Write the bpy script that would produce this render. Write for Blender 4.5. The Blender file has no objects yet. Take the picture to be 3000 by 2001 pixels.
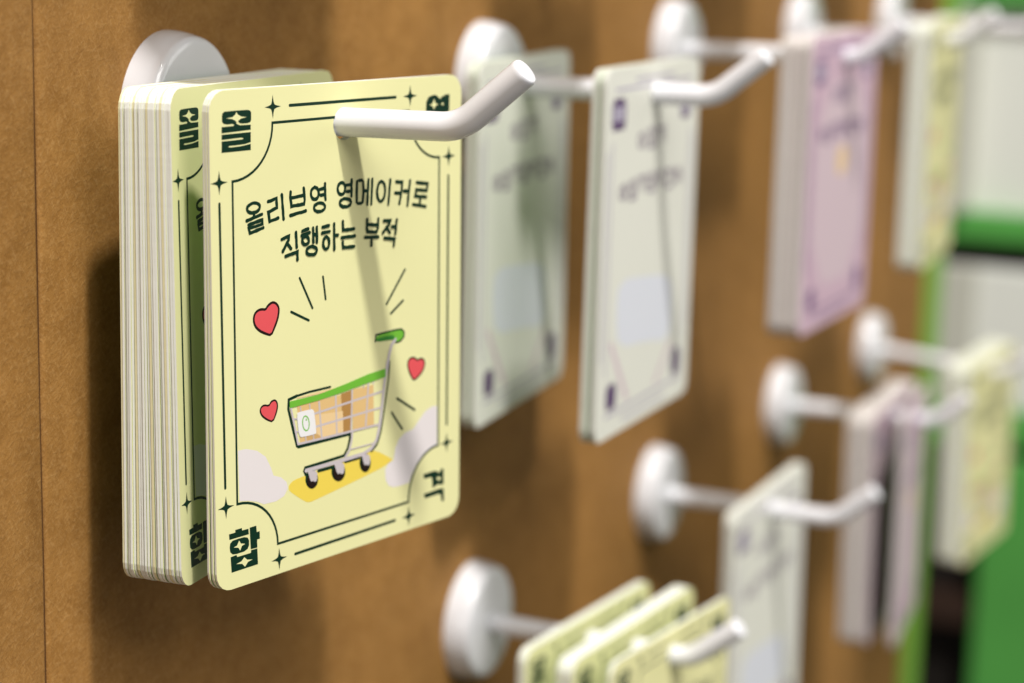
import bpy, bmesh, math, random
from mathutils import Vector, Matrix, Euler
from mathutils.geometry import tessellate_polygon

# ------------------------------------------------------------------ camera, world, light, exposure
U = 0.145                      # spacing of the hook grid in metres
scene = bpy.context.scene
C = scene.collection

cam_data = bpy.data.cameras.new('camera')
cam = bpy.data.objects.new('camera', cam_data)
C.objects.link(cam)
cam.location = (-2.3364*U, -1.5121*U, 0.2497*U)
cam.rotation_euler = (1.3748, -0.0244, -1.1592)
cam_data.sensor_width = 36.0
cam_data.lens = 6065.434/3000*36.0
cam_data.clip_start = 0.01
cam_data.clip_end = 50.0
cam_data.dof.use_dof = True
cam_data.dof.focus_distance = 2.56*U
cam_data.dof.aperture_fstop = 9.5
cam_data.dof.aperture_blades = 9
scene.camera = cam

world = bpy.data.worlds.new('World')
scene.world = world
world.use_nodes = True
bg = world.node_tree.nodes['Background']
bg.inputs[0].default_value = (1.0, 0.96, 0.90, 1)
bg.inputs[1].default_value = 0.125

def shop_lamp(name, direction, dist, power, size, colour):
    d = Vector(direction).normalized()
    l = bpy.data.lights.new(name, 'SPOT')
    l.energy = power; l.color = colour; l.shadow_soft_size = size
    l.spot_size = math.radians(75); l.spot_blend = 0.6
    o = bpy.data.objects.new(name, l)
    C.objects.link(o)
    target = Vector((0.6*U, -0.2*U, -0.3*U))
    o.location = target + d*dist
    o.rotation_euler = (-d).to_track_quat('-Z', 'Y').to_euler()
    return o
shop_lamp('ceiling_spot', (-0.25, -0.335, 0.905), 2.6, 350, 0.075, (1.0, 0.975, 0.945))

def soft_light(direction, dist, size, power):
    d = Vector(direction).normalized()
    l = bpy.data.lights.new('soft_fill_light', 'AREA')
    l.shape = 'SQUARE'; l.size = size; l.energy = power; l.color = (1.0, 0.98, 0.95)
    o = bpy.data.objects.new('soft_fill_light', l); C.objects.link(o)
    o.location = Vector((0.6*U, -0.2*U, -0.3*U)) + d*dist
    o.rotation_euler = (-d).to_track_quat('-Z', 'Y').to_euler()
    return o
soft_light((-0.36, -0.66, 0.66), 2.4, 1.2, 31)  # fill added from front left to lift the shade, no known fixture
soft_light((0.62, -0.72, 0.30), 2.4, 1.2, 8)
soft_light((-0.95, -0.24, 0.06), 2.2, 1.0, 4)  # side fill added to brighten the card edges, no known lamp there

scene.view_settings.view_transform = 'Standard'
scene.view_settings.look = 'None'
scene.view_settings.exposure = 0.0
scene.view_settings.gamma = 1.0
scene.view_settings.use_curve_mapping = False
scene.render.engine = 'CYCLES'
scene.cycles.max_bounces = 8

random.seed(7)

# ------------------------------------------------------------------ materials
def new_mat(name, colour, rough=0.5, spec=0.5, coat=0.0):
    m = bpy.data.materials.new(name); m.use_nodes = True
    b = m.node_tree.nodes['Principled BSDF']
    b.inputs['Base Color'].default_value = (*colour, 1)
    b.inputs['Roughness'].default_value = rough
    b.inputs['Specular IOR Level'].default_value = spec
    b.inputs['Coat Weight'].default_value = coat
    b.inputs['Coat Roughness'].default_value = 0.12
    return m

def add_grain(m, scale, amount, bump=0.0, bump_dist=0.0001, bump_scale=None):
    """slight colour mottling and fine relief"""
    nt = m.node_tree; n = nt.nodes; l = nt.links
    b = n['Principled BSDF']
    col = tuple(b.inputs['Base Color'].default_value)
    tc = n.new('ShaderNodeTexCoord')
    no = n.new('ShaderNodeTexNoise'); no.inputs['Scale'].default_value = scale; no.inputs['Detail'].default_value = 5
    l.new(tc.outputs['Object'], no.inputs['Vector'])
    mx = n.new('ShaderNodeMix'); mx.data_type = 'RGBA'
    mx.inputs['A'].default_value = tuple(c*(1-amount) for c in col[:3]) + (1,)
    mx.inputs['B'].default_value = tuple(min(1, c*(1+amount)) for c in col[:3]) + (1,)
    l.new(no.outputs['Fac'], mx.inputs['Factor'])
    l.new(mx.outputs['Result'], b.inputs['Base Color'])
    if bump:
        nb = n.new('ShaderNodeTexNoise'); nb.inputs['Scale'].default_value = bump_scale or scale*4; nb.inputs['Detail'].default_value = 4
        l.new(tc.outputs['Object'], nb.inputs['Vector'])
        bp = n.new('ShaderNodeBump'); bp.inputs['Strength'].default_value = bump; bp.inputs['Distance'].default_value = bump_dist
        l.new(nb.outputs['Fac'], bp.inputs['Height']); l.new(bp.outputs['Normal'], b.inputs['Normal'])
    return m

def kraft_material():
    m = bpy.data.materials.new('kraft_paper'); m.use_nodes = True
    nt = m.node_tree; n = nt.nodes; l = nt.links
    b = n['Principled BSDF']; b.inputs['Roughness'].default_value = 0.78; b.inputs['Specular IOR Level'].default_value = 0.25
    tc = n.new('ShaderNodeTexCoord')
    big = n.new('ShaderNodeTexNoise'); big.inputs['Scale'].default_value = 130; big.inputs['Detail'].default_value = 8; big.inputs['Roughness'].default_value = 0.72
    l.new(tc.outputs['Object'], big.inputs['Vector'])
    rb = n.new('ShaderNodeValToRGB')
    rb.color_ramp.elements[0].position = 0.30; rb.color_ramp.elements[0].color = (0.250, 0.113, 0.022, 1)
    rb.color_ramp.elements[1].position = 0.72; rb.color_ramp.elements[1].color = (0.372, 0.184, 0.046, 1)
    l.new(big.outputs['Fac'], rb.inputs['Fac'])
    prev = rb.outputs['Color']
    fibres = []
    for ang, sc, amt, light in ((0.6, 1700, 0.27, True), (2.3, 2000, 0.25, True), (1.3, 1800, 0.27, False), (-0.35, 1500, 0.25, False), (1.75, 1400, 0.2, True)):
        mp = n.new('ShaderNodeMapping'); mp.inputs['Rotation'].default_value = (0, ang, 0)
        l.new(tc.outputs['Object'], mp.inputs['Vector'])
        m2 = n.new('ShaderNodeMapping'); m2.inputs['Scale'].default_value = (1.0, 1.0, 0.33)
        l.new(mp.outputs['Vector'], m2.inputs['Vector']); mp = m2
        no = n.new('ShaderNodeTexNoise'); no.inputs['Scale'].default_value = sc; no.inputs['Detail'].default_value = 2; no.inputs['Distortion'].default_value = 0.6
        l.new(mp.outputs['Vector'], no.inputs['Vector'])
        r = n.new('ShaderNodeValToRGB'); r.color_ramp.elements[0].position = 0.52; r.color_ramp.elements[1].position = 0.72
        r.color_ramp.elements[0].color = (0, 0, 0, 1); r.color_ramp.elements[1].color = (amt, amt, amt, 1)
        l.new(no.outputs['Fac'], r.inputs['Fac'])
        mx = n.new('ShaderNodeMix'); mx.data_type = 'RGBA'
        l.new(r.outputs['Color'], mx.inputs['Factor']); l.new(prev, mx.inputs['A'])
        mx.inputs['B'].default_value = (0.52, 0.30, 0.11, 1) if light else (0.18, 0.075, 0.014, 1)
        prev = mx.outputs['Result']; fibres.append(no)
    stain = n.new('ShaderNodeTexNoise'); stain.inputs['Scale'].default_value = 16; stain.inputs['Detail'].default_value = 4; stain.inputs['Roughness'].default_value = 0.6
    l.new(tc.outputs['Object'], stain.inputs['Vector'])
    sr = n.new('ShaderNodeMapRange'); sr.inputs['From Min'].default_value = 0.3; sr.inputs['From Max'].default_value = 0.7
    sr.inputs['To Min'].default_value = 0.84; sr.inputs['To Max'].default_value = 1.14
    l.new(stain.outputs['Fac'], sr.inputs['Value'])
    sm = n.new('ShaderNodeMix'); sm.data_type = 'RGBA'; sm.blend_type = 'MULTIPLY'; sm.inputs['Factor'].default_value = 1.0
    l.new(prev, sm.inputs['A']); l.new(sr.outputs[0], sm.inputs['B']); prev = sm.outputs['Result']
    l.new(prev, b.inputs['Base Color'])
    ad = n.new('ShaderNodeMath'); ad.operation = 'ADD'
    l.new(fibres[0].outputs['Fac'], ad.inputs[0]); l.new(fibres[1].outputs['Fac'], ad.inputs[1])
    ad2 = n.new('ShaderNodeMath'); ad2.operation = 'ADD'
    l.new(ad.outputs[0], ad2.inputs[0]); l.new(fibres[4].outputs['Fac'], ad2.inputs[1])
    bp = n.new('ShaderNodeBump'); bp.inputs['Strength'].default_value = 0.5; bp.inputs['Distance'].default_value = 0.0001
    l.new(ad2.outputs[0], bp.inputs['Height'])
    w = n.new('ShaderNodeTexNoise'); w.inputs['Scale'].default_value = 9; w.inputs['Detail'].default_value = 2
    l.new(tc.outputs['Object'], w.inputs['Vector'])
    bw = n.new('ShaderNodeBump'); bw.inputs['Strength'].default_value = 0.25; bw.inputs['Distance'].default_value = 0.004
    l.new(w.outputs['Fac'], bw.inputs['Height']); l.new(bp.outputs['Normal'], bw.inputs['Normal'])
    l.new(bw.outputs['Normal'], b.inputs['Normal'])
    return m

M = {}
M['kraft'] = kraft_material()
M['seam'] = new_mat('seam_shadow_gap', (0.10, 0.045, 0.016), 0.9, 0.1)
M['plate'] = add_grain(new_mat('white_gloss_plastic', (0.685, 0.68, 0.70), 0.17, 0.5, 0.5), 60, 0.015, 0.05, 0.0002, 140)
M['rod'] = add_grain(new_mat('white_powder_coat', (0.78, 0.78, 0.81), 0.25, 0.5, 0.3), 80, 0.012, 0.05, 0.0001, 500)
M['yellow'] = add_grain(new_mat('pale_yellow_card', (0.775, 0.748, 0.385), 0.55, 0.2), 40, 0.02, 0.04, 0.00003, 2500)
M['edge'] = add_grain(new_mat('cut_paper_edge', (0.86, 0.885, 0.82), 0.75, 0.2), 900, 0.06)
M['edge_yellow'] = add_grain(new_mat('cut_edge_yellowish', (0.78, 0.73, 0.45), 0.7, 0.2), 900, 0.08)
M['mint'] = add_grain(new_mat('mint_white_card', (0.76, 0.76, 0.67), 0.45, 0.4), 40, 0.02)
M['mint_edge'] = add_grain(new_mat('mint_cut_edge', (0.76, 0.76, 0.70), 0.7, 0.2), 900, 0.08)
M['mint_edge2'] = add_grain(new_mat('mint_edge_green_bounce', (0.56, 0.62, 0.49), 0.7, 0.2), 900, 0.08)  # edge copy tinted with the green light bounced off the card backs
M['pink_edge2'] = add_grain(new_mat('pink_greyer_edge', (0.62, 0.60, 0.55), 0.7, 0.2), 900, 0.08)
M['pink'] = add_grain(new_mat('lavender_pink_card', (0.60, 0.42, 0.51), 0.45, 0.4), 40, 0.02)
M['pink_pale'] = new_mat('pale_pink_print', (0.64, 0.50, 0.55), 0.45, 0.4)
M['pink_edge'] = add_grain(new_mat('pink_cut_edge', (0.78, 0.74, 0.70), 0.7, 0.2), 900, 0.08)
M['green'] = new_mat('dark_green_ink', (0.0022, 0.026, 0.012), 0.5, 0.2)
M['red'] = new_mat('coral_red_ink', (0.74, 0.085, 0.095), 0.45, 0.4)
M['dark'] = new_mat('near_black_ink', (0.015, 0.006, 0.004), 0.5, 0.2)
M['cloud'] = new_mat('cloud_grey_white_ink', (0.76, 0.70, 0.69), 0.48, 0.4)
M['gold'] = new_mat('golden_yellow_ink', (0.83, 0.63, 0.085), 0.48, 0.4)
M['tan'] = new_mat('tan_ink', (0.72, 0.48, 0.20), 0.48, 0.4)
M['tan_light'] = new_mat('light_tan_ink', (0.80, 0.57, 0.29), 0.48, 0.4)
M['tan_dark'] = new_mat('dark_tan_ink', (0.60, 0.37, 0.14), 0.48, 0.4)
M['brown'] = new_mat('brown_ink', (0.42, 0.22, 0.06), 0.48, 0.4)
M['rim'] = new_mat('leaf_green_ink', (0.155, 0.46, 0.035), 0.45, 0.4)
M['rim_dark'] = new_mat('deep_green_ink', (0.035, 0.22, 0.03), 0.45, 0.3)
M['wire'] = new_mat('silver_grey_ink', (0.56, 0.50, 0.51), 0.45, 0.4)
M['white'] = new_mat('white_ink', (0.82, 0.80, 0.79), 0.45, 0.4)
M['purple'] = new_mat('purple_ink', (0.085, 0.035, 0.13), 0.45, 0.4)
M['text_soft'] = new_mat('soft_violet_grey_ink', (0.23, 0.18, 0.24), 0.45, 0.3)
M['lilac'] = new_mat('lilac_ink', (0.40, 0.36, 0.46), 0.45, 0.4)
M['ice'] = new_mat('ice_blue_ink', (0.72, 0.74, 0.80), 0.45, 0.4)
M['violet'] = new_mat('violet_ink', (0.14, 0.06, 0.19), 0.45, 0.4)
M['back'] = add_grain(new_mat('green_card_back', (0.20, 0.45, 0.11), 0.45, 0.35), 40, 0.05)
M['leaf_trim'] = add_grain(new_mat('green_trim_paint', (0.19, 0.40, 0.05), 0.45, 0.4), 20, 0.05)
M['green_panel'] = add_grain(new_mat('bright_green_panel', (0.085, 0.33, 0.06), 0.4, 0.4), 9, 0.3)
M['sign_white'] = add_grain(new_mat('sign_white', (0.74, 0.74, 0.67), 0.5, 0.4), 10, 0.03)
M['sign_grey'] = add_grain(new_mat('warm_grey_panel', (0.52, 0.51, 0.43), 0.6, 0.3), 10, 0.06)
M['brown_wood'] = add_grain(new_mat('dark_brown_wood', (0.03, 0.014, 0.008), 0.6, 0.3), 30, 0.2)
M['recess'] = new_mat('painted_recess_shade', (0.012, 0.009, 0.007), 0.8, 0.2)  # shade of the gap and opening put into the colour

# ------------------------------------------------------------------ helpers
def obj(name, mesh, parent=None, label=None):
    o = bpy.data.objects.new(name, mesh)
    C.objects.link(o)
    if parent is not None:
        o.parent = parent
    if label:
        o['label'] = label
    return o

def empty(name, loc, rot, label, cat, group=None):
    o = bpy.data.objects.new(name, None)
    o.empty_display_size = 0.01
    C.objects.link(o)
    o.location = loc; o.rotation_euler = rot
    o['label'] = label; o['category'] = cat
    if group:
        o['group'] = group
    return o

def mesh_from(name, verts, faces, mats, idx=None, smooth=False):
    me = bpy.data.meshes.new(name)
    me.from_pydata([tuple(v) for v in verts], [], [tuple(f) for f in faces])
    for m in mats:
        me.materials.append(m)
    if idx:
        me.polygons.foreach_set('material_index', idx)
    if smooth:
        me.polygons.foreach_set('use_smooth', [True]*len(me.polygons))
    me.update()
    return me

def box_mesh(name, x0, x1, y0, y1, z0, z1, mat, bevel=0.0):
    bm = bmesh.new()
    bmesh.ops.create_cube(bm, size=1)
    for v in bm.verts:
        v.co = Vector(((x0+x1)/2 + v.co.x*(x1-x0), (y0+y1)/2 + v.co.y*(y1-y0), (z0+z1)/2 + v.co.z*(z1-z0)))
    if bevel:
        bmesh.ops.bevel(bm, geom=bm.edges[:], offset=bevel, segments=2, affect='EDGES', profile=0.6)
    me = bpy.data.meshes.new(name); bm.to_mesh(me); bm.free()
    me.materials.append(mat)
    return me

# outlines of the print on the yellow card, in millimetres from the punched hole
PR = {"text":[[1,[[-22.65,-13.05],[-22.6,-13.35],[-22.74,-13.65],[-23.06,-13.91],[-23.52,-14.1],[-24.07,-14.2],[-24.63,-14.2],[-25.14,-14.1],[-25.54,-13.9],[-25.78,-13.65],[-25.83,-13.35],[-25.69,-13.06],[-25.37,-12.8],[-24.91,-12.61],[-24.37,-12.5],[-23.81,-12.5],[-23.29,-12.6],[-22.89,-12.8]]],[0,[[-24.12,-14.22],[-24.02,-15.0]]],[0,[[-25.98,-15.49],[-22.1,-14.68]]],[0,[[-25.5,-16.26],[-22.04,-15.69],[-21.99,-16.45],[-25.42,-16.91],[-25.21,-17.78],[-21.79,-17.12]]],[0,[[-20.49,-12.58],[-18.35,-12.21],[-18.24,-13.88],[-20.43,-14.48],[-20.14,-16.16],[-17.9,-15.76]]],[0,[[-16.94,-11.64],[-16.52,-16.11]]],[0,[[-14.63,-11.37],[-14.69,-12.29],[-14.43,-13.98],[-11.11,-13.86],[-10.89,-13.13],[-11.17,-10.97]]],[0,[[-14.37,-12.49],[-11.09,-12.21]]],[0,[[-14.77,-15.6],[-10.63,-15.16]]],[1,[[-7.1,-12.33],[-7.21,-12.71],[-7.43,-13.01],[-7.75,-13.22],[-8.11,-13.31],[-8.48,-13.25],[-8.81,-13.08],[-9.07,-12.79],[-9.21,-12.43],[-9.23,-12.04],[-9.13,-11.68],[-8.9,-11.37],[-8.59,-11.16],[-8.23,-11.07],[-7.86,-11.12],[-7.53,-11.3],[-7.27,-11.59],[-7.12,-11.95]]],[0,[[-6.85,-11.58],[-5.47,-11.4]]],[0,[[-6.61,-12.64],[-5.44,-12.63]]],[0,[[-5.42,-10.64],[-5.3,-13.56]]],[1,[[-5.47,-14.77],[-5.47,-15.05],[-5.66,-15.31],[-6.01,-15.5],[-6.46,-15.62],[-6.98,-15.65],[-7.49,-15.58],[-7.94,-15.42],[-8.27,-15.19],[-8.44,-14.92],[-8.43,-14.64],[-8.24,-14.39],[-7.9,-14.19],[-7.44,-14.07],[-6.93,-14.05],[-6.42,-14.12],[-5.97,-14.27],[-5.64,-14.5]]],[1,[[0.16,-12.08],[0.07,-12.44],[-0.14,-12.75],[-0.44,-12.96],[-0.8,-13.05],[-1.16,-13.0],[-1.49,-12.83],[-1.75,-12.55],[-1.9,-12.2],[-1.94,-11.82],[-1.84,-11.45],[-1.63,-11.15],[-1.33,-10.94],[-0.98,-10.85],[-0.61,-10.89],[-0.28,-11.06],[-0.02,-11.34],[0.13,-11.69]]],[0,[[0.4,-11.44],[1.86,-11.4]]],[0,[[0.59,-12.63],[1.85,-12.64]]],[0,[[1.94,-10.54],[1.92,-13.57]]],[1,[[1.76,-14.71],[1.7,-14.98],[1.47,-15.21],[1.08,-15.37],[0.58,-15.45],[0.04,-15.44],[-0.48,-15.34],[-0.92,-15.15],[-1.22,-14.91],[-1.35,-14.64],[-1.3,-14.38],[-1.06,-14.15],[-0.68,-13.99],[-0.19,-13.9],[0.35,-13.92],[0.87,-14.02],[1.32,-14.2],[1.62,-14.44]]],[1,[[3.49,-10.93],[4.1,-10.84],[4.87,-10.87],[5.23,-11.11],[5.25,-13.07],[5.06,-15.02],[4.59,-15.12],[3.7,-15.1],[3.37,-14.9],[3.38,-12.91]]],[0,[[5.27,-12.91],[6.46,-12.94]]],[0,[[6.72,-10.91],[6.39,-15.56]]],[0,[[7.86,-10.92],[7.48,-15.57]]],[1,[[11.52,-13.58],[11.39,-14.22],[11.14,-14.77],[10.8,-15.16],[10.4,-15.34],[10.0,-15.29],[9.65,-15.01],[9.38,-14.55],[9.23,-13.95],[9.21,-13.3],[9.33,-12.66],[9.58,-12.11],[9.92,-11.72],[10.32,-11.54],[10.72,-11.59],[11.07,-11.86],[11.35,-12.32],[11.5,-12.92]]],[0,[[13.08,-11.44],[12.46,-16.09]]],[0,[[14.81,-11.98],[16.58,-12.2],[16.47,-13.54],[15.74,-16.25]]],[0,[[14.49,-14.09],[16.09,-14.29]]],[0,[[17.09,-13.94],[18.63,-14.16]]],[0,[[18.93,-12.1],[18.17,-16.82]]],[0,[[20.97,-12.62],[24.28,-13.16],[23.98,-14.47],[20.81,-14.0],[20.48,-15.2],[23.84,-15.73]]],[0,[[22.02,-15.6],[21.86,-17.08]]],[0,[[19.83,-16.77],[23.66,-17.55]]],[0,[[-17.11,-19.68],[-15.22,-19.26],[-15.33,-19.99],[-16.87,-21.9]]],[0,[[-15.76,-20.55],[-14.68,-21.61]]],[0,[[-13.36,-18.8],[-13.18,-21.53]]],[0,[[-16.17,-22.84],[-13.02,-22.38],[-13.04,-23.86]]],[0,[[-11.68,-18.78],[-10.09,-18.51]]],[0,[[-11.88,-19.56],[-9.71,-19.23]]],[1,[[-9.92,-20.65],[-9.98,-20.89],[-10.14,-21.09],[-10.39,-21.23],[-10.69,-21.28],[-11.0,-21.25],[-11.3,-21.13],[-11.54,-20.94],[-11.7,-20.71],[-11.75,-20.45],[-11.69,-20.21],[-11.53,-20.01],[-11.29,-19.87],[-10.99,-19.82],[-10.67,-19.85],[-10.37,-19.97],[-10.13,-20.16],[-9.97,-20.39]]],[0,[[-8.8,-18.48],[-8.71,-21.11]]],[0,[[-7.78,-18.42],[-7.76,-21.21]]],[0,[[-8.62,-19.74],[-7.79,-19.71]]],[1,[[-7.84,-22.58],[-7.86,-22.86],[-8.05,-23.1],[-8.38,-23.28],[-8.81,-23.37],[-9.29,-23.38],[-9.77,-23.29],[-10.18,-23.11],[-10.48,-22.88],[-10.62,-22.61],[-10.6,-22.34],[-10.42,-22.1],[-10.09,-21.92],[-9.66,-21.82],[-9.18,-21.82],[-8.71,-21.91],[-8.29,-22.08],[-7.99,-22.31]]],[0,[[-6.23,-18.57],[-4.5,-18.43]]],[0,[[-6.39,-19.67],[-4.32,-19.57]]],[1,[[-4.44,-21.72],[-4.51,-22.1],[-4.68,-22.43],[-4.92,-22.65],[-5.2,-22.75],[-5.49,-22.71],[-5.76,-22.54],[-5.96,-22.25],[-6.09,-21.9],[-6.12,-21.5],[-6.04,-21.12],[-5.87,-20.8],[-5.64,-20.58],[-5.35,-20.48],[-5.06,-20.52],[-4.8,-20.69],[-4.59,-20.97],[-4.46,-21.33]]],[0,[[-3.06,-18.28],[-3.05,-23.06]]],[0,[[-2.96,-20.42],[-2.03,-20.48]]],[0,[[-0.63,-18.06],[-0.62,-19.72],[2.52,-19.74]]],[0,[[-0.98,-21.06],[2.72,-21.12]]],[0,[[-0.71,-21.89],[-0.6,-23.03],[2.5,-23.08]]],[0,[[6.25,-18.36],[6.17,-20.14],[6.37,-20.71],[8.92,-21.06],[9.29,-20.46],[9.48,-18.59]]],[0,[[6.38,-19.36],[9.19,-19.68]]],[0,[[5.64,-21.71],[9.45,-22.03]]],[0,[[7.56,-21.92],[7.43,-23.45]]],[0,[[11.08,-19.09],[12.94,-19.28],[12.54,-20.02],[10.76,-21.39]]],[0,[[11.82,-20.38],[12.86,-21.56]]],[0,[[13.42,-20.47],[14.67,-20.53]]],[0,[[14.91,-19.3],[14.46,-21.95]]],[0,[[11.21,-22.42],[14.27,-22.89],[14.0,-24.17]]]],"letters":{"ol":[[[-31.67,3.31],[-31.53,3.71],[-31.0,3.96],[-28.29,3.99],[-25.46,3.97],[-24.73,3.81],[-24.47,3.45],[-24.49,2.22],[-24.72,1.8],[-25.37,1.65],[-26.72,1.66],[-27.37,1.77],[-27.79,2.14],[-28.19,1.97],[-28.12,1.69],[-27.27,1.39],[-24.62,1.34],[-24.63,0.46],[-31.82,0.27],[-31.79,1.35],[-29.01,1.36],[-28.66,1.53],[-29.13,1.75],[-30.46,1.7],[-31.31,1.88],[-31.67,2.28]],
[[-31.82,0.02],[-24.64,0.05],[-24.67,-1.7],[-26.12,-1.95],[-28.41,-2.02],[-29.96,-2.0],[-30.28,-2.22],[-29.62,-2.31],[-27.07,-2.26],[-24.68,-2.01],[-24.7,-3.1],[-31.89,-3.09],[-31.85,-1.14],[-28.66,-1.11],[-26.78,-1.1],[-26.4,-0.9],[-27.04,-0.76],[-31.84,-0.87]]],"ol_star":[[[-30.71,2.78],[-29.11,2.91],[-28.43,3.31],[-28.16,3.7],[-27.76,3.27],[-26.97,2.88],[-25.62,2.71],[-26.97,2.56],[-27.65,2.22],[-28.06,1.87],[-28.46,2.27],[-29.25,2.6]]],"yeong":[[[23.8,1.36],[23.89,2.73],[24.57,3.64],[26.3,3.99],[27.24,3.74],[28.04,3.11],[28.45,3.24],[28.58,3.58],[29.41,3.59],[29.47,3.83],[31.07,3.85],[30.92,-1.64],[28.23,-1.78],[23.97,-1.22]]],"yeong_star":[[[24.89,2.09],[25.74,2.28],[26.3,3.2],[26.68,2.35],[27.57,2.04],[26.69,1.79],[26.31,1.12],[25.74,1.84]],
[[29.26,2.05],[29.19,1.9],[29.02,1.82],[28.8,1.83],[28.62,1.93],[28.56,2.09],[28.62,2.24],[28.8,2.32],[29.01,2.31],[29.19,2.2]]],"hap":[[[-31.56,-71.4],[-29.95,-71.41],[-29.98,-70.93],[-28.29,-70.93],[-28.22,-71.41],[-26.6,-71.43],[-26.51,-72.49],[-31.48,-72.45]],
[[-31.45,-73.88],[-31.29,-73.15],[-30.65,-72.76],[-29.17,-72.71],[-27.69,-72.77],[-26.84,-73.05],[-26.47,-73.64],[-26.49,-74.57],[-26.89,-75.17],[-27.74,-75.44],[-29.65,-75.46],[-30.7,-75.32],[-31.32,-74.76]],
[[-26.28,-71.32],[-24.56,-71.31],[-24.47,-72.53],[-23.7,-72.55],[-23.66,-73.97],[-24.39,-73.95],[-24.36,-75.49],[-26.08,-75.41]],
[[-31.24,-75.71],[-29.76,-75.63],[-29.56,-76.05],[-26.05,-76.1],[-25.99,-75.61],[-24.36,-75.65],[-24.24,-78.65],[-31.05,-78.65]]],"hap_star":[[[-30.43,-74.09],[-29.58,-73.93],[-29.03,-73.11],[-28.6,-73.77],[-27.5,-74.05],[-28.36,-74.29],[-28.8,-75.04],[-29.25,-74.39]],
[[-29.82,-77.32],[-28.52,-77.12],[-27.77,-76.52],[-27.03,-77.16],[-25.64,-77.44],[-26.83,-77.6],[-27.63,-78.34],[-28.32,-77.63]]],"gyeok":[[[23.29,-71.33],[26.22,-71.29],[27.06,-71.3],[27.73,-71.65],[28.15,-71.95],[28.61,-71.77],[28.86,-71.28],[29.7,-71.39],[29.72,-74.66],[29.09,-74.64],[27.74,-74.31],[27.24,-74.53],[26.16,-74.75],[26.07,-73.05],[25.98,-72.6],[25.73,-72.38],[23.5,-72.31]],
[[23.47,-75.43],[25.25,-75.42],[28.17,-75.32],[29.77,-75.49],[29.87,-78.14],[29.32,-78.18],[28.98,-77.78],[28.93,-76.79],[28.26,-76.38],[26.5,-76.39],[23.76,-76.41]]],"gyeok_star":[[[28.79,-73.3],[28.7,-73.47],[28.47,-73.57],[28.16,-73.55],[27.84,-73.44],[27.61,-73.25],[27.53,-73.05],[27.61,-72.87],[27.84,-72.78],[28.15,-72.79],[28.47,-72.91],[28.7,-73.09]]]},"hearts":[[[-21.5,-31.71],[-21.09,-31.15],[-19.9,-30.59],[-18.83,-30.78],[-17.96,-31.56],[-17.71,-32.52],[-18.1,-34.14],[-18.91,-35.54],[-19.96,-37.06],[-21.66,-36.53],[-23.29,-35.75],[-24.44,-34.67],[-24.84,-33.38],[-24.51,-32.26],[-23.68,-31.63],[-22.51,-31.46]],
[[21.36,-47.64],[21.87,-47.44],[22.72,-47.45],[23.57,-47.98],[23.83,-48.85],[23.3,-50.15],[22.02,-51.15],[20.18,-51.9],[19.19,-50.69],[18.35,-49.18],[18.15,-47.88],[18.63,-47.04],[19.75,-46.77],[20.73,-47.09]],
[[-20.91,-49.52],[-20.45,-48.87],[-19.41,-48.65],[-18.73,-49.09],[-18.4,-50.03],[-18.77,-51.35],[-19.83,-53.03],[-21.53,-52.32],[-22.87,-51.35],[-23.41,-50.29],[-23.06,-49.47],[-22.15,-49.14]]],"rays":[[[-12.43,-27.31],[-9.05,-33.31]],
[[-6.12,-27.82],[-5.43,-32.11]],
[[-14.78,-33.25],[-10.07,-35.47]],
[[17.49,-29.26],[11.96,-35.35]],
[[16.89,-35.28],[13.24,-37.36]],
[[15.07,-54.4],[20.5,-57.64]],
[[13.46,-56.95],[16.65,-60.83]]],"clouds":[[[-29.0,-56.48],[-26.89,-56.57],[-24.11,-57.42],[-21.87,-58.99],[-20.54,-61.29],[-19.88,-62.89],[-17.92,-63.61],[-16.43,-64.83],[-16.09,-66.05],[-17.16,-67.32],[-19.26,-67.87],[-22.48,-67.76],[-24.28,-66.89],[-26.52,-66.25],[-28.75,-65.86]],
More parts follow.
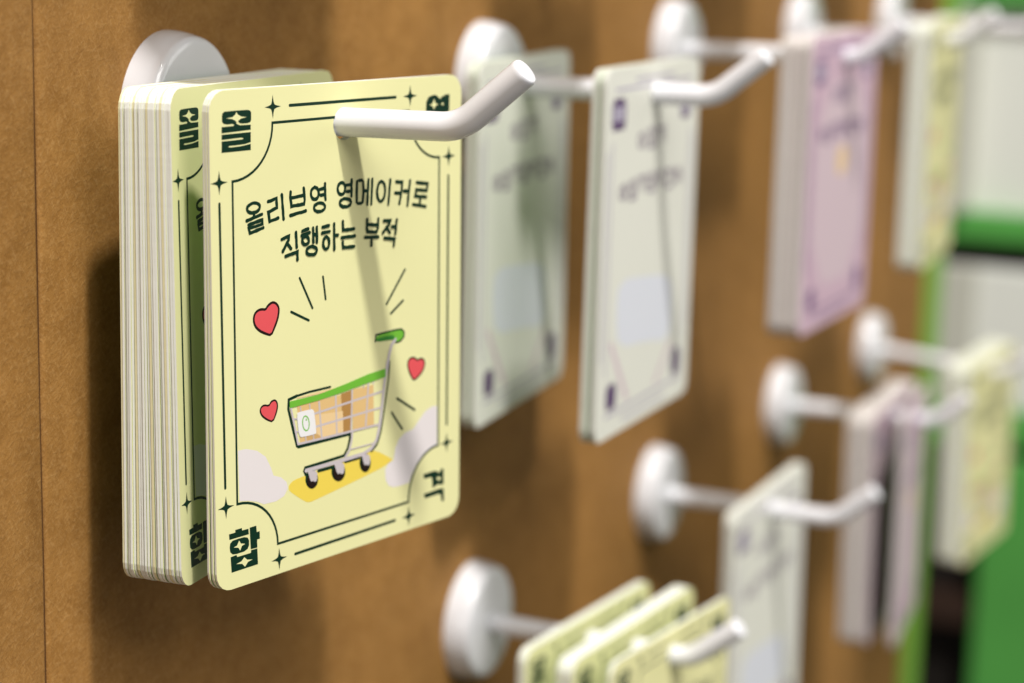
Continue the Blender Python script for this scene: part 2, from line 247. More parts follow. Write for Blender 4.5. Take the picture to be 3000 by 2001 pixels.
[[27.51,-58.04],[25.88,-57.87],[23.87,-58.5],[22.16,-59.69],[20.03,-61.44],[17.63,-61.71],[15.68,-62.67],[14.56,-64.3],[14.06,-66.6],[12.49,-66.85],[11.47,-68.11],[11.66,-70.17],[12.62,-71.48],[13.87,-72.03],[15.68,-72.22],[18.86,-72.11],[19.48,-70.83],[21.04,-68.9],[23.33,-67.1],[25.63,-66.41],[27.55,-66.21]]],"floor":[[[-15.97,-66.03],[-15.64,-65.41],[-14.52,-64.85],[-11.53,-64.62],[6.91,-63.48],[8.8,-63.66],[13.45,-66.15],[13.68,-66.56],[12.62,-66.96],[9.06,-67.73],[-9.08,-69.93],[-10.34,-69.96],[-11.35,-69.68],[-14.56,-67.55],[-15.66,-66.71]]],"cart":{"boxes":[["tan",[[-13.47,-50.84],[-1.21,-50.98],[-1.01,-58.32],[-12.7,-58.07]]],["tan_light",[[-13.45,-49.47],[-4.28,-49.27],[-1.72,-49.52],[-7.84,-49.73],[-13.45,-49.64]]],["brown",[[-1.34,-50.79],[1.53,-50.56],[1.74,-58.32],[-0.74,-58.27]]],["tan",[[1.92,-50.45],[8.03,-50.51],[8.17,-58.37],[2.01,-58.3]]],["tan_light",[[-8.64,-53.59],[-0.84,-54.14],[-0.74,-58.22],[-6.79,-58.16],[-7.93,-58.06]]],["tan_dark",[[-10.94,-57.27],[-7.93,-57.31],[-6.79,-58.16],[-10.7,-58.27]]]],"rim":[[-15.54,-49.8],[-7.84,-49.81],[0.36,-48.99],[6.43,-48.19],[11.61,-47.9],[11.55,-49.55],[5.89,-49.93],[-0.43,-50.48],[-8.11,-50.93],[-15.43,-51.05]],"outline":[[24,[[-13.44,-49.09],[-15.65,-49.44],[-15.8,-51.13],[-14.63,-55.12],[-13.57,-58.52],[-13.15,-58.79],[-7.94,-58.88],[1.21,-58.99],[1.13,-59.96],[0.54,-61.64],[-0.52,-62.86],[-1.82,-62.93],[-11.39,-63.12],[-11.67,-63.68],[-11.23,-64.47]]],[26,[[-7.75,-64.46],[-4.04,-64.49]]],[26,[[-0.13,-64.15],[3.83,-64.15]]],[18,[[12.84,-46.69],[12.51,-50.25],[11.13,-56.55],[10.17,-60.37],[9.13,-62.45],[7.45,-63.59]]],[18,[[-13.44,-49.09],[-10.09,-48.91],[-4.28,-48.92]]],[16,[[14.74,-43.27],[16.12,-43.15],[17.17,-42.45],[17.23,-41.56],[16.4,-40.86],[14.47,-40.77],[8.82,-40.92],[8.66,-42.2]]]],"wires":[[17,[[-8.89,-53.29],[10.87,-52.24]]],[17,[[-8.41,-55.82],[10.18,-55.38]]],[17,[[-7.48,-51.27],[-6.79,-58.3]]],[17,[[-2.84,-50.92],[-2.56,-58.29]]],[17,[[1.85,-50.38],[1.48,-58.59]]],[17,[[6.56,-49.82],[5.72,-58.11]]],[11,[[8.04,-49.79],[7.98,-50.41]]],[11,[[5.15,-50.16],[5.14,-50.63]]],[11,[[-12.61,-51.34],[-12.42,-52.41]]],[11,[[-11.32,-57.11],[-11.15,-58.16]]],[11,[[-10.12,-51.25],[-9.98,-52.31]]],[11,[[-9.14,-57.17],[-9.04,-58.06]]],[11,[[-14.73,-53.24],[-13.38,-53.41]]],[11,[[-14.1,-55.77],[-12.92,-55.92]]],[11,[[1.32,-62.0],[8.13,-62.03]]],[18,[[-13.32,-58.22],[-5.9,-58.38],[9.49,-58.61]]],[18,[[-15.12,-51.16],[-13.32,-58.22]]],[30,[[12.24,-46.6],[11.28,-50.59],[9.85,-58.68],[8.94,-61.42],[7.45,-62.86],[5.03,-63.57],[-1.83,-63.68],[-11.27,-63.67]]],[30,[[14.52,-42.61],[13.37,-43.52],[12.68,-45.22],[12.0,-47.82]]],[20,[[1.82,-58.66],[1.54,-60.57],[0.8,-62.31],[-0.21,-63.1]]]],"handle":[[8.82,-41.06],[12.28,-40.94],[14.74,-40.93],[16.26,-40.98],[16.95,-41.52],[16.89,-42.38],[15.98,-42.97],[14.88,-43.17],[14.33,-42.58],[12.01,-42.42],[8.82,-42.28]],"handle_dark":[[8.87,-41.64],[12.28,-41.56],[14.19,-41.75],[14.33,-42.55],[12.01,-42.39],[8.87,-42.25]],"tag":[[-13.61,-52.33],[-13.24,-52.23],[-9.76,-52.21],[-9.26,-52.37],[-8.89,-52.85],[-8.3,-56.89],[-8.56,-57.19],[-12.31,-57.1],[-12.81,-56.93],[-13.28,-55.71]],"logo":[[11,[[-10.31,-54.78],[-10.31,-55.14],[-10.37,-55.47],[-10.49,-55.75],[-10.66,-55.95],[-10.86,-56.06],[-11.09,-56.07],[-11.32,-56.0],[-11.55,-55.83],[-11.76,-55.58],[-11.92,-55.27],[-12.04,-54.92],[-12.1,-54.55],[-12.1,-54.19],[-12.04,-53.86],[-11.93,-53.59],[-11.76,-53.39],[-11.56,-53.28],[-11.33,-53.26],[-11.1,-53.34],[-10.87,-53.51],[-10.66,-53.75],[-10.5,-54.06],[-10.38,-54.41]]]],"logo_drop":[[-11.12,-53.64],[-10.9,-54.06],[-11.11,-54.29],[-11.3,-54.08]],"wheels":[{"out":[[-7.87,-66.03],[-7.96,-66.58],[-8.22,-67.04],[-8.61,-67.36],[-9.11,-67.52],[-9.66,-67.5],[-10.2,-67.29],[-10.69,-66.93],[-11.07,-66.45],[-11.31,-65.89],[-11.39,-65.31],[-11.3,-64.77],[-11.04,-64.31],[-10.65,-63.98],[-10.16,-63.82],[-9.61,-63.84],[-9.07,-64.04],[-8.58,-64.4],[-8.19,-64.88],[-7.95,-65.44]],"black":[[-8.27,-66.16],[-8.35,-66.59],[-8.55,-66.95],[-8.85,-67.21],[-9.23,-67.34],[-9.66,-67.32],[-10.07,-67.16],[-10.45,-66.88],[-10.75,-66.5],[-10.93,-66.06],[-10.99,-65.6],[-10.92,-65.17],[-10.73,-64.81],[-10.42,-64.55],[-10.04,-64.43],[-9.62,-64.44],[-9.2,-64.59],[-8.82,-64.87],[-8.53,-65.25],[-8.34,-65.7]],"light":[[-10.88,-63.86],[-8.2,-64.22],[-8.22,-66.14],[-8.85,-66.38],[-9.37,-65.94],[-9.82,-66.18],[-10.25,-65.45],[-10.51,-64.67]]},{"out":[[-0.2,-66.06],[-0.3,-66.64],[-0.59,-67.12],[-1.03,-67.46],[-1.59,-67.62],[-2.2,-67.59],[-2.81,-67.37],[-3.35,-66.99],[-3.78,-66.47],[-4.06,-65.88],[-4.15,-65.27],[-4.05,-64.7],[-3.76,-64.22],[-3.33,-63.88],[-2.78,-63.71],[-2.17,-63.74],[-1.56,-63.95],[-1.01,-64.33],[-0.57,-64.85],[-0.29,-65.44]],"black":[[-0.62,-66.19],[-0.7,-66.65],[-0.93,-67.03],[-1.28,-67.3],[-1.71,-67.43],[-2.2,-67.41],[-2.68,-67.24],[-3.11,-66.93],[-3.45,-66.52],[-3.66,-66.05],[-3.74,-65.57],[-3.66,-65.11],[-3.43,-64.73],[-3.09,-64.46],[-2.65,-64.32],[-2.17,-64.34],[-1.69,-64.51],[-1.26,-64.82],[-0.91,-65.23],[-0.69,-65.7]],"light":[[-3.58,-63.75],[-0.58,-64.14],[-0.6,-66.17],[-1.3,-66.42],[-1.89,-65.95],[-2.38,-66.2],[-2.87,-65.43],[-3.16,-64.6]]},{"out":[[7.22,-65.81],[7.14,-66.37],[6.9,-66.84],[6.53,-67.18],[6.06,-67.35],[5.55,-67.33],[5.04,-67.14],[4.58,-66.79],[4.21,-66.31],[3.98,-65.75],[3.9,-65.16],[3.99,-64.61],[4.22,-64.14],[4.59,-63.8],[5.05,-63.63],[5.57,-63.64],[6.08,-63.83],[6.54,-64.18],[6.91,-64.66],[7.14,-65.22]],"black":[[6.79,-65.95],[6.73,-66.38],[6.55,-66.75],[6.28,-67.02],[5.93,-67.16],[5.55,-67.15],[5.17,-67.01],[4.83,-66.73],[4.56,-66.36],[4.38,-65.92],[4.33,-65.46],[4.39,-65.03],[4.57,-64.66],[4.84,-64.39],[5.18,-64.25],[5.56,-64.26],[5.94,-64.4],[6.29,-64.67],[6.56,-65.05],[6.73,-65.49]],"light":[[4.37,-63.69],[6.9,-63.99],[6.89,-65.93],[6.3,-66.19],[5.81,-65.76],[5.39,-66.01],[4.98,-65.28],[4.73,-64.49]]}]}}

# ------------------------------------------------------------------ flat print on the cards (millimetres, origin at the punched hole)
class Ink:
    """flat shapes printed on a card face; every shape lies a few microns above the one before it"""
    def __init__(self, base=0.020):
        self.v = []; self.f = []; self.i = []; self.mats = []; self.h = base
    def mat(self, key):
        if M[key] not in self.mats:
            self.mats.append(M[key])
        return self.mats.index(M[key])
    def _add(self, pts, tris, key):
        self.h += 0.0025
        b = len(self.v); k = self.mat(key)
        self.v += [(x*0.001, -self.h*0.001, z*0.001) for x, z in pts]
        for t in tris:
            a = [pts[j] for j in t]
            area = sum(a[j][0]*a[(j+1) % len(a)][1] - a[(j+1) % len(a)][0]*a[j][1] for j in range(len(a)))
            t = list(t) if area > 0 else list(reversed(t))     # counter-clockwise seen from the front (-Y)
            self.f.append([b+j for j in t]); self.i.append(k)
    def poly(self, pts, key):
        pts = [tuple(q) for q in pts]
        self._add(pts, tessellate_polygon([[Vector((x, z, 0)) for x, z in pts]]), key)
    def smooth_poly(self, pts, key, it=2):
        pts = [tuple(q) for q in pts]
        for _ in range(it):
            o = []
            for j in range(len(pts)):
                a, b = pts[j], pts[(j+1) % len(pts)]
                o += [(a[0]*.75+b[0]*.25, a[1]*.75+b[1]*.25), (a[0]*.25+b[0]*.75, a[1]*.25+b[1]*.75)]
            pts = o
        self.poly(pts, key)
        return pts
    def stroke(self, pts, w, key, wob=0.0, step=0.0):
        P = [Vector(q) for q in pts]
        if step:
            Q = [P[0]]
            for a, b in zip(P, P[1:]):
                n = max(1, int((b-a).length/step))
                Q += [a.lerp(b, j/n) for j in range(1, n+1)]
            P = Q
        L = []; Rr = []
        for j, q in enumerate(P):
            d0 = (P[j]-P[j-1]).normalized() if j else None
            d1 = (P[j+1]-P[j]).normalized() if j < len(P)-1 else None
            d0 = d0 or d1; d1 = d1 or d0
            n0 = Vector((-d0.y, d0.x)); n1 = Vector((-d1.y, d1.x))
            n = (n0+n1)
            n = n.normalized() if n.length > 1e-6 else n0
            k = 1/max(0.55, n.dot(n0))
            L.append(q+n*k*(w/2+random.uniform(-wob, wob))); Rr.append(q-n*k*(w/2+random.uniform(-wob, wob)))
        d = (P[-1]-P[-2]).normalized(); a0 = math.atan2(d.y, d.x)
        cap1 = [P[-1]+Vector((math.cos(a0+t), math.sin(a0+t)))*w/2 for t in (math.pi/3, math.pi/6, 0, -math.pi/6, -math.pi/3)]
        d = (P[0]-P[1]).normalized(); a1 = math.atan2(d.y, d.x)
        cap0 = [P[0]+Vector((math.cos(a1+t), math.sin(a1+t)))*w/2 for t in (math.pi/3, math.pi/6, 0, -math.pi/6, -math.pi/3)]
        n = len(P)
        pts = [tuple(q) for q in L+Rr]; faces = [(j, n+j, n+j+1, j+1) for j in range(n-1)]
        b = len(pts); pts += [tuple(q) for q in cap1]; faces.append((n-1, *range(b, b+5), 2*n-1))
        b = len(pts); pts += [tuple(q) for q in cap0]; faces.append((n, *range(b, b+5), 0))
        self._add(pts, faces, key)
    def ring(self, pts, w, key, wob=0.0):
        P = [Vector(q) for q in pts]; n = len(P); o = []; q2 = []
        for j in range(n):
            d = (P[(j+1) % n]-P[j-1]).normalized(); nn = Vector((-d.y, d.x))
            o.append(P[j]+nn*(w/2+random.uniform(-wob, wob))); q2.append(P[j]-nn*(w/2+random.uniform(-wob, wob)))
        self._add([tuple(q) for q in o+q2], [(j, n+j, n+(j+1) % n, (j+1) % n) for j in range(n)], key)
    def star(self, x, z, rx, rz, key):
        pts = []
        for j in range(4):
            a = j*math.pi/2
            for t, r in ((0, 1.0), (0.22, 0.47), (math.pi/4, 0.285), (math.pi/2-0.22, 0.47)):
                pts.append((x+math.cos(a+t)*rx*r, z+math.sin(a+t)*rz*r))
        self.poly(pts, key)
    def mesh(self, name):
        return mesh_from(name, self.v, self.f, self.mats, self.i)

def inset(pts, d):
    n = len(pts); cx = sum(q[0] for q in pts)/n; cz = sum(q[1] for q in pts)/n; out = []
    area = sum(pts[j][0]*pts[(j+1) % n][1]-pts[(j+1) % n][0]*pts[j][1] for j in range(n))
    s = 1 if area > 0 else -1
    for j in range(n):
        t = Vector((pts[(j+1) % n][0]-pts[j-1][0], pts[(j+1) % n][1]-pts[j-1][1])).normalized()
        out.append((pts[j][0]-t.y*s*d, pts[j][1]+t.x*s*d))
    return out

def arc(cx, cz, rx, rz, a0, a1, n=12):
    return [(cx+rx*math.cos(math.radians(a0+(a1-a0)*j/n)), cz+rz*math.sin(math.radians(a0+(a1-a0)*j/n))) for j in range(n+1)]

def yellow_prints():
    P = {}
    L, Rt, T, B = -29.35, 27.92, 1.33, -76.03
    k = Ink()
    path = arc(L, T, 10.2, 9.6, -90, 0) + arc(Rt, T, 9.3, 9.6, 180, 270) + arc(Rt, B, 9.3, 9.85, 90, 180) + arc(L, B, 10.4, 9.75, 0, 90)
    pts = []
    for q in path:
        pts.append(q)
    n = len(pts)
    o, i2 = [], []
    for j in range(n):                       # one closed outline with the scooped corners
        a, b, c = Vector(pts[j-1]), Vector(pts[j]), Vector(pts[(j+1) % n])
        d0, d1 = (b-a).normalized(), (c-b).normalized()
        n0, n1 = Vector((-d0.y, d0.x)), Vector((-d1.y, d1.x))
        m = (n0+n1).normalized(); kk = 0.24/max(0.6, m.dot(n0))
        o.append(tuple(b+m*kk)); i2.append(tuple(b-m*kk))
    k._add(o+i2, [(j, n+j, n+(j+1) % n, (j+1) % n) for j in range(n)], 'green')
    P['printed_frame'] = [k.mesh('printed_frame')]
    k = Ink()
    for a, b in (((-14.6, 4.15), (14.7, 4.1)), ((-32.62, -11.9), (-32.3, -62.7)), ((-14.3, -79.05), (14.45, -78.9)), ((30.8, -12.1), (30.64, -62.4))):
        k.stroke([a, b], 0.56, 'green')
    P['printed_border_line'] = [k.mesh('printed_border_line')]
    stars = []
    for x, z in ((-19.0, 4.14), (-32.6, -8.25), (19.0, 4.1), (30.9, -8.28), (-32.2, -66.3), (-18.6, -79.0), (30.65, -66.2), (18.7, -78.97)):
        s = Ink(); s.star(x, z, 2.1, 2.12, 'green'); stars.append(s.mesh('printed_star'))
    P['printed_star'] = stars
    k = Ink()
    for closed, pts in PR['text']:
        if closed:
            q = pts
            k.ring([(q[j][0]+random.uniform(-.03, .03), q[j][1]+random.uniform(-.03, .03)) for j in range(len(q))], 0.66, 'green', 0.05)
        else:
            k.stroke(pts, 0.66, 'green', 0.055, 0.55)
    P['printed_lettering'] = [k.mesh('printed_lettering')]
    P['printed_corner_letter'] = []
    for key in ('ol', 'yeong', 'hap', 'gyeok'):
        k = Ink()
        for q in PR['letters'][key]:
            k.poly(q, 'green')
        for q in PR['letters'][key+'_star']:
            k.poly(q, 'yellow')
        P['printed_corner_letter'].append(k.mesh('printed_corner_letter'))
    P['printed_heart'] = []
    for j, q in enumerate(PR['hearts']):
        k = Ink()
        k.smooth_poly(q, 'dark', 1)
        k.smooth_poly(inset(q, 0.5 if j == 0 else 0.38), 'red', 1)
        P['printed_heart'].append(k.mesh('printed_heart'))
    k = Ink()
    for q in PR['rays']:
        k.stroke(q, 0.5, 'green')
    P['printed_ray_lines'] = [k.mesh('printed_ray_lines')]
    P['printed_cloud'] = []
    for q in PR['clouds']:
        k = Ink(0.012); k.poly(q, 'cloud'); P['printed_cloud'].append(k.mesh('printed_cloud'))
    k = Ink(0.012); k.smooth_poly(PR['floor'][0], 'gold', 1); P['printed_floor_patch'] = [k.mesh('printed_floor_patch')]
    c = PR['cart']; k = Ink(0.022)
    px = 1/41.0                                              # pixels of the enlarged view to millimetres
    for wd, q in c['outline']:
        k.stroke(q, wd*px, 'green')
    for w in c['wheels']:
        k.poly(w['out'], 'green')
    for key, q in c['boxes']:
        k.poly(q, key)
    for wd, q in c['wires']:
        k.stroke(q, wd*px, 'wire')
    k.poly(c['rim'], 'rim')
    k.smooth_poly(c['handle'], 'rim', 1)
    k.smooth_poly(c['handle_dark'], 'rim_dark', 1)
    k.stroke(c['wires'][-2][1][:2], 26*px, 'wire')
    k.smooth_poly(c['tag'], 'white', 1)
    for wd, q in c['logo']:
        k.ring(q, wd*px, 'rim')
    k.poly(c['logo_drop'], 'rim')
    for w in c['wheels']:
        k.poly(w['black'], 'dark'); k.smooth_poly(w['light'], 'wire', 1)
    P['printed_cart'] = [k.mesh('printed_cart')]
    return P

def blur_glyphs(k, x0, z0, x1, z1, n, key, h):
    """small strokes in the rhythm of the (unreadable) far lettering"""
    for j in range(n):
        t = (j+.5)/n; x = x0+(x1-x0)*t; z = z0+(z1-z0)*t+1.2*math.sin(math.pi*t); g = (x1-x0)/n*0.34
        if j % 3 != 2:
            k.ring([(x-g*.3+g*.6*math.cos(a*.524), z+h*.12+h*.34*math.sin(a*.524)) for a in range(12)], 1.05, key)
        else:
            k.stroke([(x-g, z+h*.45), (x+g*.3, z+h*.45), (x-g*.6, z-h*.2)], 1.05, key)
        k.stroke([(x+g*.85, z+h*.55), (x+g*.85, z-h*.3)], 1.05, key)
        if j % 2:
            k.stroke([(x-g*.8, z-h*.5), (x+g*.85, z-h*.5)], 1.05, key)

def corner_glyph(x0, x1, z0, z1, key, base, soft='lilac'):
    k = Ink(); d = z0-z1; xm = (x0+x1)/2
    k.smooth_poly([(x0, z0), (x1, z0), (x1, z1), (x0, z1)], soft, 1)
    k.poly([(x0+1, z0), (x1-1, z0), (x1-1.4, z0-d*.26), (x0+1.4, z0-d*.26)], key)
    k.poly([(x0+.6, z1), (x1-.6, z1), (x1-1, z1+d*.28), (x0+1, z1+d*.28)], key)
    k.stroke([(x0+.5, z0-d*.2), (x0+.5, z1+d*.2)], 0.9, key)
    k.stroke([(x1-.5, z0-d*.2), (x1-.5, z1+d*.2)], 0.9, key)
    return k.mesh('printed_corner_letter')

def other_prints(kind):
    P = {}
    ink, line, base = ('purple', 'lilac', 'mint') if kind == 'mint' else ('violet', 'violet', 'pink')
    k = Ink()
    for a, b in (((-28, 2.6), (28, 2.6)), ((-14, 4.4), (14, 4.4)), ((-29.3, -10), (-29.3, -66)), ((28.5, -10), (28.5, -66)), ((-28, -76.2), (28, -76.2)), ((-16, -79), (16, -79)), ((-32.4, -12), (-32.4, -62)), ((31.2, -12), (31.2, -62))):
        k.stroke([a, b], 0.75, line)
    P['printed_frame'] = [k.mesh('printed_frame')]
    P['printed_corner_letter'] = [corner_glyph(-30.5, -21, 0.6, -7, ink, base), corner_glyph(20.5, 28, -1.5, -7.4, ink, base),
                                  corner_glyph(-28, -21, -68.5, -75, ink, base, ink), corner_glyph(21, 28, -67.9, -75, ink, base, ink)]
    k = Ink(); soft = 'text_soft' if kind == 'mint' else ink
    blur_glyphs(k, -12.5, -11.9, 9.5, -11.3, 3, soft, 4.6)
    blur_glyphs(k, -24.5, -23.0, 23.5, -22.6, 7, soft, 4.4)
    P['printed_lettering'] = [k.mesh('printed_lettering')]
    k = Ink(0.012)
    if kind == 'mint':
        k.smooth_poly([(-21.5, -43.5), (-3, -45), (18, -47.5), (20, -56), (18, -65), (0, -62), (-20.5, -60.5), (-23, -52)], 'ice', 1)
        k.poly([(-27, -58.5), (-25, -58), (-12, -74), (-14, -75)], 'pink_pale')
        k.poly([(7, -74.5), (9, -75), (20, -66), (19, -64.5)], 'pink_pale')
    else:
        k.smooth_poly([(-27.5, -7), (28, -7), (28, -69), (-27.5, -69)], 'pink_pale', 1)
        k.smooth_poly([(-4, -27), (6, -27), (6, -36), (-4, -36)], 'tan_light', 1)
    P['printed_picture'] = [k.mesh('printed_picture')]
    return P

PRINTS = {'yellow': yellow_prints(), 'mint': other_prints('mint'), 'pink': other_prints('pink')}

# ------------------------------------------------------------------ one card
CW, CH, HV = 0.48002*U, 0.61675*U, 0.05263*U
ROD_R, HOLE_R = 0.0187*U, 0.0208*U
TH = 0.00044
def card_mesh(face, edge):
    r = 0.0036
    x0, x1, z1, z0 = -CW/2, CW/2, HV, HV-CH
    loop = []
    for cx, cz, a in ((x1-r, z1-r, 0), (x0+r, z1-r, 90), (x0+r, z0+r, 180), (x1-r, z0+r, 270)):
        loop += [(cx+r*math.cos(math.radians(a+t)), cz+r*math.sin(math.radians(a+t))) for t in (0, 18, 36, 54, 72, 90)]
    hole = [(HOLE_R*math.cos(2*math.pi*j/24), HOLE_R*math.sin(2*math.pi*j/24)) for j in range(24)]
    tris = tessellate_polygon([[Vector((x, z, 0)) for x, z in loop], [Vector((x, z, 0)) for x, z in reversed(hole)]])
    flat = loop+list(reversed(hole))
    v = [(x, 0, z) for x, z in flat]+[(x, TH, z) for x, z in flat]
    n = len(flat); f = []; idx = []
    for t in tris:
        a = [flat[j] for j in t]
        ar = (a[1][0]-a[0][0])*(a[2][1]-a[0][1])-(a[2][0]-a[0][0])*(a[1][1]-a[0][1])
        t = list(t) if ar > 0 else list(reversed(t))
        f.append(t); idx.append(0); f.append([j+n for j in reversed(t)]); idx.append(2)
    for s, e in ((0, len(loop)), (len(loop), n)):
        m = e-s
        for j in range(m):
            a, b = s+j, s+(j+1) % m
            f.append((b, a, a+n, b+n)); idx.append(1)
    me = mesh_from('card_sheet', v, f, [face, edge, M['back']], idx)
    return me

SHEET = {'yellow': card_mesh(M['yellow'], M['edge']), 'yellow2': card_mesh(M['yellow'], M['edge_yellow']),
         'mint': card_mesh(M['mint'], M['mint_edge']), 'mint2': card_mesh(M['mint'], M['mint_edge2']), 'pink': card_mesh(M['pink'], M['pink_edge']), 'pink2': card_mesh(M['pink'], M['pink_edge2'])}

def make_card(kind, loc, rot, label, group, prints='all'):
    o = empty('paper_card', loc, rot, label, 'card', group)
    base = kind.rstrip('2')
    obj('card_sheet', SHEET[kind], o)
    for name, meshes in PRINTS[base].items():
        if prints == 'none' or (prints == 'edge' and name not in ('printed_border_line', 'printed_star', 'printed_frame')):
            continue
        for me in meshes:
            obj(name, me, o)
    return o

# ------------------------------------------------------------------ the wall of kraft paper
wall = obj('wall', box_mesh('wall', -1.6*U, 4.82*U, 0.0006, 0.012, -4.2*U, 2.6*U, M['seam']))
wall['kind'] = 'structure'
def sheet(xa, xb, dz):
    """one long paper sheet, slightly proud, with a soft lip along its edges"""
    v = []; f = []
    xs = [xa, xa+0.00015, xa+0.0009] + [xa+0.0009+(xb-xa-0.0018)*j/24 for j in range(1, 24)] + [xb-0.0009, xb-0.00015, xb]
    ys = [0.0006, 0.00022, -0.00006] + [0]*23 + [-0.00006, 0.00022, 0.0006]
    zs = [-4.2*U + 6.8*U*j/30 for j in range(31)]
    for j, z in enumerate(zs):
        wig = 0.00012*math.sin(z*61+dz)+0.00007*math.sin(z*173+dz*3)
        for x, y in zip(xs, ys):
            v.append((x+(wig if abs(x) < 0.06 and x < 0 and (x-xa < 0.001 or xb-x < 0.001) else 0), y, z))
    n = len(xs)
    for j in range(30):
        for i in range(n-1):
            f.append((j*n+i, j*n+i+1, (j+1)*n+i+1, (j+1)*n+i))
    return mesh_from('paper_sheet', v, f, [M['kraft']], smooth=True)
SEAM = -0.2835*U
obj('paper_sheet', sheet(-1.6*U, SEAM-0.0003, 0.0), wall, 'kraft paper sheet left of the vertical seam')
obj('paper_sheet', sheet(SEAM+0.0003, 4.82*U, 1.3), wall, 'large kraft paper sheet right of the vertical seam')

# ------------------------------------------------------------------ hooks
PR_, PT, ROD_L, TIP_Y, TIP_Z = 0.1103*U, 0.0488*U, 0.4308*U, 0.0895*U, 0.0727*U
def plate_mesh():
    prof = [(PR_, 0.0), (PR_*0.995, -PT*0.25), (PR_*0.965, -PT*0.62)]
    r = 0.0017; ex, ey = PR_*0.945, -PT*0.97
    for t in range(0, 91, 15):
        a = math.radians(t)
        prof.append((ex-r+r*math.cos(a), ey+r-r*math.sin(a)))
    prof += [(PR_*0.6, -PT*0.99), (PR_*0.3, -PT), (0.0005, -PT*1.003)]
    n = 64; v = []; f = []
    for rr, y in prof:
        for j in range(n):
            a = 2*math.pi*j/n
            v.append((rr*math.cos(a), y, rr*math.sin(a)))
    for i in range(len(prof)-1):
        for j in range(n):
            f.append((i*n+j, i*n+(j+1) % n, (i+1)*n+(j+1) % n, (i+1)*n+j))
    f.append(tuple((len(prof)-1)*n+j for j in range(n)))
    return mesh_from('base_plate', v, f, [M['plate']], smooth=True)
def rod_mesh():
    ang = math.atan2(TIP_Z, TIP_Y); br = 0.0105
    tl = br*math.tan(ang/2)
    path = [(-PT*0.9, 0), (-PT*1.4, 0), (-0.10*U, 0), (-0.2*U, 0), (-0.3*U, 0), (-(ROD_L-tl), 0)]
    for j in range(1, 11):
        t = ang*j/10
        path.append((-(ROD_L-tl)-br*math.sin(t), br-br*math.cos(t)))
    d = Vector((-math.cos(ang), math.sin(ang)))
    end = Vector((-ROD_L-TIP_Y, TIP_Z))
    path.append(tuple(end-d*0.0012))
    rings = [(p, ROD_R) for p in path]
    for back, rr in ((0.0007, 0.995), (0.00035, 0.96), (0.0001, 0.90), (0.0, 0.82), (-0.00004, 0.4)):
        rings.append((tuple(end-d*back), ROD_R*rr))
    n = 28; v = []; f = []
    for i, (q, rr) in enumerate(rings):
        a = Vector(rings[max(0, i-1)][0]); b = Vector(rings[min(len(rings)-1, i+1)][0])
        t = d if i >= 15 else ((b-a).normalized() if (b-a).length > 1e-9 else d)
        nrm = Vector((-t.y, t.x))        # in the (y, z) plane
        for j in range(n):
            s = 2*math.pi*j/n
            v.append((rr*math.cos(s), q[0]+nrm.x*rr*math.sin(s), q[1]+nrm.y*rr*math.sin(s)))
    for i in range(len(rings)-1):
        for j in range(n):
            f.append((i*n+j, i*n+(j+1) % n, (i+1)*n+(j+1) % n, (i+1)*n+j))
    f.append(tuple((len(rings)-1)*n+j for j in range(n)))
    me = mesh_from('rod', v, f, [M['rod']], smooth=True)
    bm = bmesh.new(); bm.from_mesh(me); bmesh.ops.recalc_face_normals(bm, faces=bm.faces[:]); bm.to_mesh(me); bm.free()
    return me
PLATE, ROD = plate_mesh(), rod_mesh()
bm = bmesh.new(); bm.from_mesh(PLATE); bmesh.ops.recalc_face_normals(bm, faces=bm.faces[:]); bm.to_mesh(PLATE); bm.free()
DZ = 0.9981
HOOKS = {}
def make_hook(row, col, off, label):
    dx, dz, pit, yaw = off
    base = Vector(((col+dx)*U, 0.0, (-row*DZ+dz)*U))
    o = empty('wall_hook', base, (0, 0, 0), label, 'hook', 'white hooks on the kraft wall')
    obj('base_plate', PLATE, o)
    r = obj('rod', ROD, o); r.rotation_euler = (pit, 0, yaw)
    HOOKS[row, col] = (base, Euler((pit, 0, yaw)).to_matrix())
    return o

def on_hook(row, col, yd):
    base, m = HOOKS[row, col]
    return base + m @ Vector((0, -yd*U, 0)) - Vector((0, 0, HOLE_R-ROD_R))

def stack(row, col, kind, pose, n, thick, spread, label, front_label, group, jit=1.0, front_prints='all', back_prints='edge', kinds=None):
    """n cards hung one behind another; pose = (distance from wall, yaw, pitch, roll) of the front card"""
    yd, yaw, pit, rol = pose
    top = [0.0]; bot = [0.0]
    if n > 1:
        g = [random.choice((1, 1, 1, 1.6, 2.2)) for _ in range(n-1)]
        extra = max(0.0, thick-(n-1)*TH*1.04); s = sum(g)
        for q in g:
            top.append(top[-1]+TH*1.04+extra*q/s)
        g = [random.choice((0.3, 0.5, 1, 1.8, 3.0)) for _ in range(n-1)]
        extra = max(0.0, spread-(n-1)*TH*1.04); s = sum(g)
        for q in g:
            bot.append(bot[-1]+TH*1.04+extra*q/s)
    arm = CH-HV
    b0 = math.sin(pit)*arm
    for i in range(n):
        y = yd*U - top[i]
        bottom = b0 + bot[i]-top[i]
        p = math.asin(max(-1, min(1, bottom/arm)))
        loc = on_hook(row, col, y/U)
        j = 0 if i == 0 else jit
        loc = loc + Vector((random.uniform(-.00016, .00016)*j, 0, 0))
        rot = (p, rol+random.uniform(-.0024, .0024)*j, yaw)
        kd = (kinds or [kind])[i % len(kinds or [kind])]
        co = make_card(kd, loc, rot, front_label if i == 0 else (label.replace('card ', 'card, rearmost, ', 1) if i == n-1 and n > 3 and row >= 0 else label), group, front_prints if i == 0 else back_prints)
        if i == 0:
            first = co
    return first

